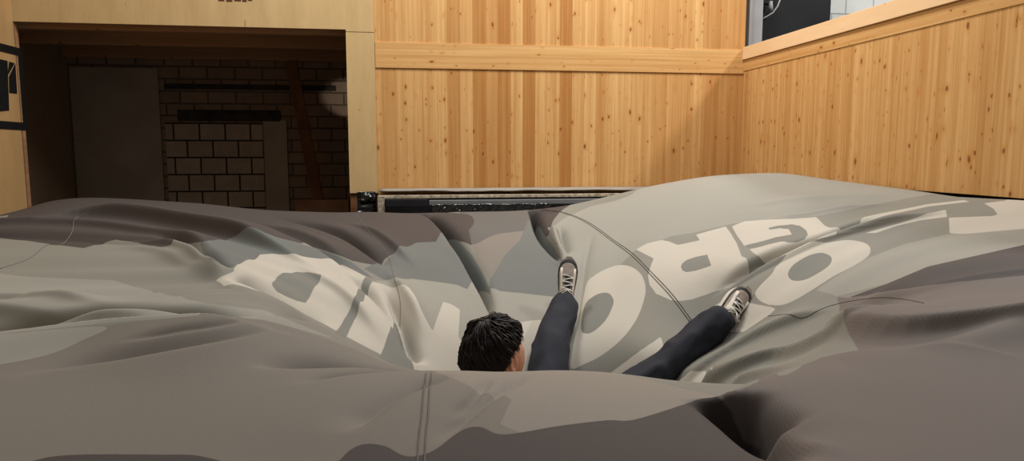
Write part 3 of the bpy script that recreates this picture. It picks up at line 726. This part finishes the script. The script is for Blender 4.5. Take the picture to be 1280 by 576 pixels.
# ================================================================== THE PERSON
m_skin = newmat('skin', (214, 156, 128), .5, .4); g = N(m_skin)
g.set(g.b.inputs['Base Color'], g.ramp(g.noise(g.obj(), 18.0, 3.0), [(.35, (204, 142, 114)), (.65, (222, 166, 138))]))
g.b.inputs['Subsurface Weight'].default_value = .08; g.b.inputs['Subsurface Radius'].default_value = (.012, .005, .003)
m_hair = newmat('dark_brown_hair', (30, 23, 21), .6, .3); g = N(m_hair)
g.set(g.b.inputs['Base Color'], g.ramp(g.noise(g.obj(), 60.0, 3.0), [(.35, (24, 18, 17)), (.7, (44, 33, 29))]))
m_trs = newmat('navy_trouser_cloth', (38, 41, 50), .8, .25); g = N(m_trs)
nz = g.noise(g.obj(), 120.0, 2.0); g.set(g.b.inputs['Base Color'], g.ramp(g.noise(g.obj(), 7.0, 4.0), [(.3, (29, 31, 40)), (.7, (40, 43, 53))])); g.bump(nz, .12, .002)
m_swt = noisy('charcoal_sweater', (44, 44, 48), (54, 54, 58), 40.0, rough=.9)
def skin_grow(verts, edges, root, sub=2):
    """verts: name -> (point, radius or (rx, ry)); one continuous tapering surface"""
    names = list(verts); ix = {n: i for i, n in enumerate(names)}
    mm = bpy.data.meshes.new('grow'); mm.from_pydata([tuple(verts[n][0]) for n in names], [(ix[a], ix[b]) for a, b in edges], [])
    o = bpy.data.objects.new('grow', mm); COL.objects.link(o)
    md = o.modifiers.new('skin', 'SKIN'); md.use_smooth_shade = True; md.branch_smoothing = .6
    for n in names:
        sv = mm.skin_vertices[0].data[ix[n]]; r = verts[n][1]; sv.radius = r if hasattr(r, '__len__') else (r, r); sv.use_root = (n == root)
    s2 = o.modifiers.new('sub', 'SUBSURF'); s2.levels = sub; s2.render_levels = sub
    dg = bpy.context.evaluated_depsgraph_get(); out = bpy.data.meshes.new_from_object(o.evaluated_get(dg))
    bpy.data.objects.remove(o); bpy.data.meshes.remove(mm); return out
def remesh(mm, vox, sm=2):
    o = bpy.data.objects.new('grow', mm); COL.objects.link(o)
    r = o.modifiers.new('r', 'REMESH'); r.mode = 'VOXEL'; r.voxel_size = vox; r.use_smooth_shade = True
    s2 = o.modifiers.new('s', 'SMOOTH'); s2.iterations = sm; s2.factor = .5
    dg = bpy.context.evaluated_depsgraph_get(); out = bpy.data.meshes.new_from_object(o.evaluated_get(dg))
    bpy.data.objects.remove(o); return out
def frame(fwd, up):
    f = Vector(fwd).normalized(); u = Vector(up); u = (u-f*u.dot(f)).normalized(); r = f.cross(u)
    return Matrix((r, f, u)).transposed()          # columns: right, forward, up
# --- joints
P_head = at(620, 448, 2.13)
HF = frame((.78, .62, -.06), (-.30, -.06, 1.0))
P_pel = at(712, 532, 2.68)
P_neck = P_head + HF @ Vector((0, -.02, -.15))
P_chest = P_neck.lerp(P_pel, .38)+Vector((0, .02, -.05)); P_waist = P_neck.lerp(P_pel, .72)+Vector((0, 0, -.04))
spine = (P_neck-P_pel).normalized(); side = Vector((.82, -.42, .12)); side = (side-spine*side.dot(spine)).normalized()
belly = spine.cross(side).normalized()
if belly.z < 0: belly = -belly
hipL = P_pel-side*.09; hipR = P_pel+side*.09
kneeL = at(686, 438, 3.06); ankL = at(706, 381, 3.38)
kneeR = at(836, 457, 2.80); ankR = at(897, 400, 2.92)
shL = P_neck.lerp(P_chest, .25)-side*.17; shR = P_neck.lerp(P_chest, .25)+side*.17
elL = shL-spine*.24-side*.10+belly*.02; elR = shR-spine*.24+side*.10+belly*.02
wrL = elL-spine*.20+side*.05+belly*.10; wrR = elR-spine*.20-side*.05+belly*.10
B = {'pel': (P_pel, (.115, .10)), 'waist': (P_waist, (.12, .095)), 'chest': (P_chest, (.145, .105)), 'top': (P_neck.lerp(P_chest, .22), (.10, .075)), 'neck': (P_neck, .056), 'skull': (P_head+HF @ Vector((0, -.01, -.05)), .062),
     'hipL': (hipL, .085), 'hipR': (hipR, .085), 'kneeL': (kneeL, .058), 'kneeR': (kneeR, .058), 'ankL': (ankL, .038), 'ankR': (ankR, .038),
     'shL': (shL, .058), 'shR': (shR, .058), 'elL': (elL, .042), 'elR': (elR, .042), 'wrL': (wrL, .029), 'wrR': (wrR, .029)}
ED = [('pel', 'waist'), ('waist', 'chest'), ('chest', 'top'), ('top', 'neck'), ('neck', 'skull'), ('pel', 'hipL'), ('hipL', 'kneeL'), ('kneeL', 'ankL'), ('pel', 'hipR'), ('hipR', 'kneeR'), ('kneeR', 'ankR'),
      ('top', 'shL'), ('shL', 'elL'), ('elL', 'wrL'), ('top', 'shR'), ('shR', 'elR'), ('elR', 'wrR')]
bm = bmesh.new()
def add_mesh(mm):
    bm.from_mesh(mm); bpy.data.meshes.remove(mm)
add_mesh(skin_grow(B, ED, 'pel'))
for s, wr, el in ((-1, wrL, elL), (1, wrR, elR)):       # hands: palm, four unequal bent fingers and a thumb from the side of the palm
    d = (wr-el).normalized(); ac = side*1.0; ac = (ac-d*ac.dot(d)).normalized(); nrm = d.cross(ac).normalized()
    if nrm.z > 0: nrm = -nrm
    pb = wr+d*.085
    add_mesh(skin_grow({'a': (wr-d*.02, (.028, .022)), 'b': (wr+d*.03, (.036, .018)), 'c': (pb, (.040, .015))}, [('a', 'b'), ('b', 'c')], 'a'))
    for k, (off, L) in enumerate(((-.030, .068), (-.010, .078), (.010, .073), (.029, .058))):
        b0 = pb+ac*off-d*.02; b1 = b0+d*(.02+L*.45); b2 = b1+(d*.8+nrm*.6)*L*.33; b3 = b2+(d*.45+nrm*.9)*L*.25
        add_mesh(skin_grow({'a': (b0, .010), 'b': (b1, .0095), 'c': (b2, .0088), 'd': (b3, .0075)}, [('a', 'b'), ('b', 'c'), ('c', 'd')], 'a', 1))
    t0 = wr+d*.03-ac*s*.026; t1 = t0+d*.03-ac*s*.03+nrm*.008; t2 = t1+d*.035-ac*s*.006+nrm*.01
    add_mesh(skin_grow({'a': (t0, .013), 'b': (t1, .011), 'c': (t2, .0085)}, [('a', 'b'), ('b', 'c')], 'a', 1))
def head_point(n):
    x, y, z = n
    hx, hy, hz = .078*x, .099*y, .118*z
    if z < 0:
        hx *= 1-.38*(-z)**1.4; hy *= 1-.22*(-z)**1.6 if y < 0 else 1-.10*(-z)**2
    if y > 0: hy += .008*y*(1 if z < .2 else .4)
    ga = lambda cx, cz, sx, sz: math.exp(-((hx-cx)/sx)**2-((hz-cz)/sz)**2) if y > 0 else 0.0
    hy += .022*ga(0, -.022, .011, .016)+.010*ga(0, .0, .009, .022)+.007*ga(0, -.062, .022, .008)+.012*ga(0, -.100, .026, .018)
    hy -= .010*(ga(.032, .004, .017, .011)+ga(-.032, .004, .017, .011))
    hy += .005*(ga(.03, .024, .022, .008)+ga(-.03, .024, .022, .008))
    hy -= .005*ga(0, -.0695, .018, .0025)
    return Vector((hx, hy, hz))
def head_sphere(fn, u=64, v=48):
    b = bmesh.new(); bmesh.ops.create_uvsphere(b, u_segments=u, v_segments=v, radius=1.0)
    for vv in b.verts: vv.co = P_head + HF @ fn(vv.co.normalized())
    return b
hb = head_sphere(head_point); t = bpy.data.meshes.new('t'); hb.to_mesh(t); hb.free(); add_mesh(t)
for s in (-1, 1):                                          # ears
    e = bmesh.new(); bmesh.ops.create_uvsphere(e, u_segments=24, v_segments=16, radius=1.0)
    for vv in e.verts:
        x, y, z = vv.co; rr = math.hypot(y, z)
        q = Vector((s*(.076+.010*x+(.010 if y < 0 else .002)*abs(y)-(.006 if rr < .6 and x*s*s > 0 else 0)), -.008+.020*y-.004*z, -.008+.033*z)); vv.co = P_head+HF @ q
    t = bpy.data.meshes.new('t'); e.to_mesh(t); e.free(); add_mesh(t)
bmesh.ops.recalc_face_normals(bm, faces=bm.faces)
t = bpy.data.meshes.new('t'); bm.to_mesh(t); bm.free()
body = remesh(t, .0048, 2); body.name = 'person'
body.materials.clear()
person = link('person', body, m_skin)
tag(person, 'dark-haired person in navy trousers lying sunk in the airbag, legs spread', 'person')
m_eye = newmat('eye_white', (225, 220, 212), .2, .5)
for s in (-1, 1):
    eb = MB(); r = bmesh.ops.create_uvsphere(eb.bm, u_segments=16, v_segments=12, radius=.0125)
    bmesh.ops.translate(eb.bm, vec=P_head+HF @ Vector((s*.032, .083, .004)), verts=r['verts']); eb.build('eye', m_eye, person, True)
# --- hair: a close cap and some hundreds of ruffled locks in one mesh
def hairline(n):
    x, y, z = n
    lim = np.interp(y, [-1, -.5, -.15, .15, .45, .8, 1.0], [-.52, -.46, .06, .22, .42, .58, .66])
    return z-lim
def hair_point(n, out=.015):
    h = hairline(n); p = head_point(Vector((n.x, min(n.y, .9), n.z)))
    k = ss(h/.16)
    nn = noise.noise(Vector(n)*3.1); n2 = noise.noise(Vector(n)*9.0)
    return p*(.93+.07*k)+Vector(n)*((out+.008*nn+.006*n2)*k)
hb = head_sphere(hair_point, 96, 72)
hm = MB(); t = bpy.data.meshes.new('t'); hb.to_mesh(t); hb.free(); hm.bm.from_mesh(t); bpy.data.meshes.remove(t)
n_l = 0
while n_l < 1500:
    n = Vector(rng.normal(size=3)).normalized()
    if hairline(n) < .05: continue
    crown = Vector((.1, -.35, .93)).normalized()
    fl = (n-crown*n.dot(crown)); fl = fl-n*fl.dot(n)
    if fl.length < .05: continue
    fl.normalize(); fl = (fl+n.cross(fl)*.45+Vector(rng.normal(size=3))*.22); fl = (fl-n*fl.dot(n)).normalized()
    L = .030+.035*rng.rand(); lift = .002+.010*rng.rand()**3; pts = []
    for k in range(5):
        q = (n*.09+fl*L*k/4).normalized()
        base_p = hair_point(q, .017) if hairline(q) > 0 else hair_point(q, .017)+Vector(q)*.014
        pts.append(P_head+HF @ (base_p+Vector(q)*(lift*math.sin(k/4*2.2))))
    m_ = 0
    for k in range(5):
        q = (n*.09+fl*L*k/4).normalized()
        if hairline(q) < -.03: break
        m_ = k+1
    if m_ < 3: continue
    pts = pts[:m_]
    hm.tube(pts, [.0022, .0028, .0024, .0016, .0004][5-m_:], 5); n_l += 1
hm.build('hair', m_hair, person, True)
# --- clothes
def cloth(name, verts, edges, root, m, amp, sc, label=None, seed=0.0, axis=None, legs=False):
    mm = skin_grow(verts, edges, root, 3)
    n = len(mm.vertices); nor = [v.normal.copy() for v in mm.vertices]
    for v, nn in zip(mm.vertices, nor):
        p = v.co.copy(); a = p.dot(axis) if axis is not None else 0
        if legs:
            ax = dl if (p-P_pel).dot(side) < 0 else dr; w_ = (p-P_pel).dot(ax)
            q = (p-ax*p.dot(ax)*.55)*sc; q += Vector((seed, seed, 0))
            f = (1-abs(noise.noise(q)+.4*noise.noise(q*2.3))*2.4)*.7+.5*noise.noise(p*5.0)
        else:
            q = p*sc+Vector((seed, 0, 0)); f = noise.noise(q)+.5*noise.noise(q*2.1); f = (1-abs(f)*2.2)*.6+f*.4
        v.co += nn*amp*f
    mm.name = name; mm.materials.clear()
    o = link(name, mm, m, person)
    if label: o['label'] = label
    return o
mid = lambda a, b, t: a.lerp(b, t)
dl = (ankL-kneeL).normalized(); dr = (ankR-kneeR).normalized()
T = {'pel': (P_pel, (.135, .12)), 'waist': (P_waist.lerp(P_pel, .5), (.135, .11)), 'hipL': (hipL, .105), 'hipR': (hipR, .105),
     'tL': (mid(hipL, kneeL, .55), .098), 'tR': (mid(hipR, kneeR, .55), .092), 'kneeL': (kneeL, .086), 'kneeR': (kneeR, .078),
     'cL': (mid(kneeL, ankL, .55), .080), 'cR': (mid(kneeR, ankR, .55), .075), 'aL': (ankL-dl*.02, .066), 'aR': (ankR-dr*.02, .074), 'eL': (ankL+dl*.060, .066), 'eR': (ankR+dr*.055, .072)}
TE = [('pel', 'waist'), ('pel', 'hipL'), ('hipL', 'tL'), ('tL', 'kneeL'), ('kneeL', 'cL'), ('cL', 'aL'), ('aL', 'eL'), ('pel', 'hipR'), ('hipR', 'tR'), ('tR', 'kneeR'), ('kneeR', 'cR'), ('cR', 'aR'), ('aR', 'eR')]
cloth('trousers', T, TE, 'pel', m_trs, .013, 11.0, 'navy cloth trousers', 3.0, None, True)
S = {'hem': (P_waist.lerp(P_pel, .62), (.150, .128)), 'waist': (P_waist, (.14, .115)), 'chest': (P_chest, (.16, .12)), 'top': (P_neck.lerp(P_chest, .24), (.128, .104)), 'nk': (P_neck.lerp(P_chest, .04), .070), 'shL': (shL, .078), 'shR': (shR, .078), 'elL': (elL, .053), 'elR': (elR, .053), 'wrL': (wrL, .040), 'wrR': (wrR, .040)}
cloth('sweater', S, [('hem', 'waist'), ('waist', 'chest'), ('chest', 'top'), ('top', 'nk'), ('top', 'shL'), ('shL', 'elL'), ('elL', 'wrL'), ('top', 'shR'), ('shR', 'elR'), ('elR', 'wrR')], 'chest', m_swt, .008, 7.0, None, 8.0, spine)
# --- shoes
m_up = noisy('taupe_mesh_upper', (140, 128, 118), (158, 147, 136), 60.0, rough=.8); m_cream = noisy('off_white_leather', (214, 208, 196), (200, 193, 180), 30.0, rough=.6)
m_gd = noisy('black_toe_rubber', (30, 30, 33), (40, 40, 43), 30.0, rough=.55); m_lace = newmat('white_lace', (226, 222, 214), .8)
SEC = [(-.004, .020, .060), (.010, .031, .085), (.04, .037, .102), (.075, .037, .104), (.11, .038, .094), (.15, .043, .079), (.19, .0475, .065), (.225, .047, .055), (.255, .039, .047), (.272, .027, .040), (.282, .010, .032)]
def shoe(heel, toe, roll, label):
    ax = (toe-heel).normalized(); tp = Vector((0, 0, E))-heel; F = frame(ax, Quaternion(ax, math.radians(roll)) @ tp); sc = 1.0
    W = lambda x, y, z: heel+F @ Vector((x, y, z))
    def loft(name, secs, zb, m, parent, off=0.0, p=2.4, zcap=None):
        mb = MB(); rings = []; K = 20
        for y, hw, zt in secs:
            zt2 = min(zt, zcap) if zcap else zt; row = []
            for k in range(K):
                a = math.pi*k/(K-1); cx, sx = math.cos(a), math.sin(a)
                row.append(mb.bm.verts.new(W((hw+off)*math.copysign(abs(cx)**(2/p), cx), y, zb+(zt2+off-zb)*abs(sx)**(2/p))))
            rings.append(row)
        for i in range(len(rings)-1):
            for k in range(K-1): mb.bm.faces.new((rings[i][k], rings[i][k+1], rings[i+1][k+1], rings[i+1][k]))
            mb.bm.faces.new((rings[i][K-1], rings[i][0], rings[i+1][0], rings[i+1][K-1]))
        mb.bm.faces.new(rings[0]); mb.bm.faces.new(rings[-1][::-1])
        return mb.build(name, m, parent, True)
    up = loft('shoe', SEC, .022, m_up, person); up['label'] = label
    # sole: rounded outline, thick and slightly wider
    mb = MB(); out = []
    so = [(y, hw+.005) for y, hw, _ in SEC]; so[0] = (-.012, .018); so[-1] = (.291, .012)
    so2 = smooth_line(so, 4)
    outline = [(h, y) for y, h in so2]+[(-h, y) for y, h in so2[::-1]]
    mb.prism([W(x, y, -.006+(.016*((y-.2)/.09)**2 if y > .2 else 0)) for x, y in outline], F @ Vector((0, 0, .033)))
    mb.build('sole', m_cream, up)
    loft('toe_guard', [s for s in SEC if s[0] >= .11]+[(.287, .012, .030)], .024, m_gd, up, .0035, 3.0, .043)
    loft('heel_panel', [s for s in SEC if s[0] <= .08], .022, m_cream, up, .002, 2.4, .085)
    # side panels of pale leather along the lacing
    for s in (-1, 1):
        mb = MB(); rows = []
        for y, hw, zt in SEC[3:8]:
            row = []
            for a in np.linspace(.30, .80 if y < .15 else .62, 6):
                A = math.pi/2*(1-a)+0; A = math.pi/2-a*1.25
                cx, sx = math.cos(A), math.sin(A)
                A2 = math.radians(78-a*62)
                cx, sx = math.cos(A2), math.sin(A2)
                row.append(W(s*(hw+.003)*abs(cx)**(2/2.4), y, .022+(zt+.003-.022)*abs(sx)**(2/2.4)))
            rows.append(row)
        vs = [[mb.bm.verts.new(p) for p in r] for r in rows]; vi = [[mb.bm.verts.new(p-F @ Vector((0, 0, .003))) for p in r] for r in rows]
        for i in range(len(vs)-1):
            for k in range(5):
                mb.bm.faces.new((vs[i][k], vs[i][k+1], vs[i+1][k+1], vs[i+1][k])); mb.bm.faces.new((vi[i][k], vi[i+1][k], vi[i+1][k+1], vi[i][k+1]))
        for k in range(5):
            mb.bm.faces.new((vs[0][k], vi[0][k], vi[0][k+1], vs[0][k+1])); mb.bm.faces.new((vs[-1][k], vs[-1][k+1], vi[-1][k+1], vi[-1][k]))
        for i in range(len(vs)-1):
            mb.bm.faces.new((vs[i][0], vs[i+1][0], vi[i+1][0], vi[i][0])); mb.bm.faces.new((vs[i][5], vi[i][5], vi[i+1][5], vs[i+1][5]))
        mb.build('lace_panel', m_cream, up, True)
    mb = MB(); tg = []
    for y in (.09, .115, .14, .165, .185):
        zt = float(np.interp(y, [s[0] for s in SEC], [s[2] for s in SEC])); tg.append((y, zt))
    mb.prism([W(x, y, z+.0025) for x, y, z in [(-.014, tg[0][0], tg[0][1])]+[(-.015, y, z) for y, z in tg[1:]]+[(.015, y, z) for y, z in tg[:0:-1]]+[(.014, tg[0][0], tg[0][1])]], F @ Vector((0, 0, .0025)))
    mb.build('tongue', m_gd, up)
    for k, y in enumerate((.098, .118, .138, .158, .176)):
        zt = float(np.interp(y, [s[0] for s in SEC], [s[2] for s in SEC])); dy = .008 if k % 2 else -.006
        mb = MB(); mb.tube([W(-.026, y-dy, zt-.004), W(-.014, y-dy*.5, zt+.006), W(0, y, zt+.009), W(.014, y+dy*.5, zt+.006), W(.026, y+dy, zt-.004)], .0032, 8)
        mb.build('lace', m_lace, up, True)
    mb = MB(); zt = .100
    for s in (-1, 1):
        mb.tube([W(0, .092, zt+.010), W(s*.02, .088, zt+.016), W(s*.036, .075, zt+.010), W(s*.030, .060, zt+.004), W(s*.010, .085, zt+.009)], .0026, 8)
        mb.tube([W(0, .092, zt+.010), W(s*.025, .07, zt+.016), W(s*.045, .045, zt+.0)], .0026, 8)
    mb.build('lace_bow', m_lace, up, True)
shoe(at(705, 391, 3.44), at(710.5, 326, 3.56), 4, 'taupe trainer with white laces, toe pointing straight up')
shoe(at(888, 413, 2.95), at(932, 361, 3.07), 18, 'taupe trainer with loose white laces, toe leaning outwards')
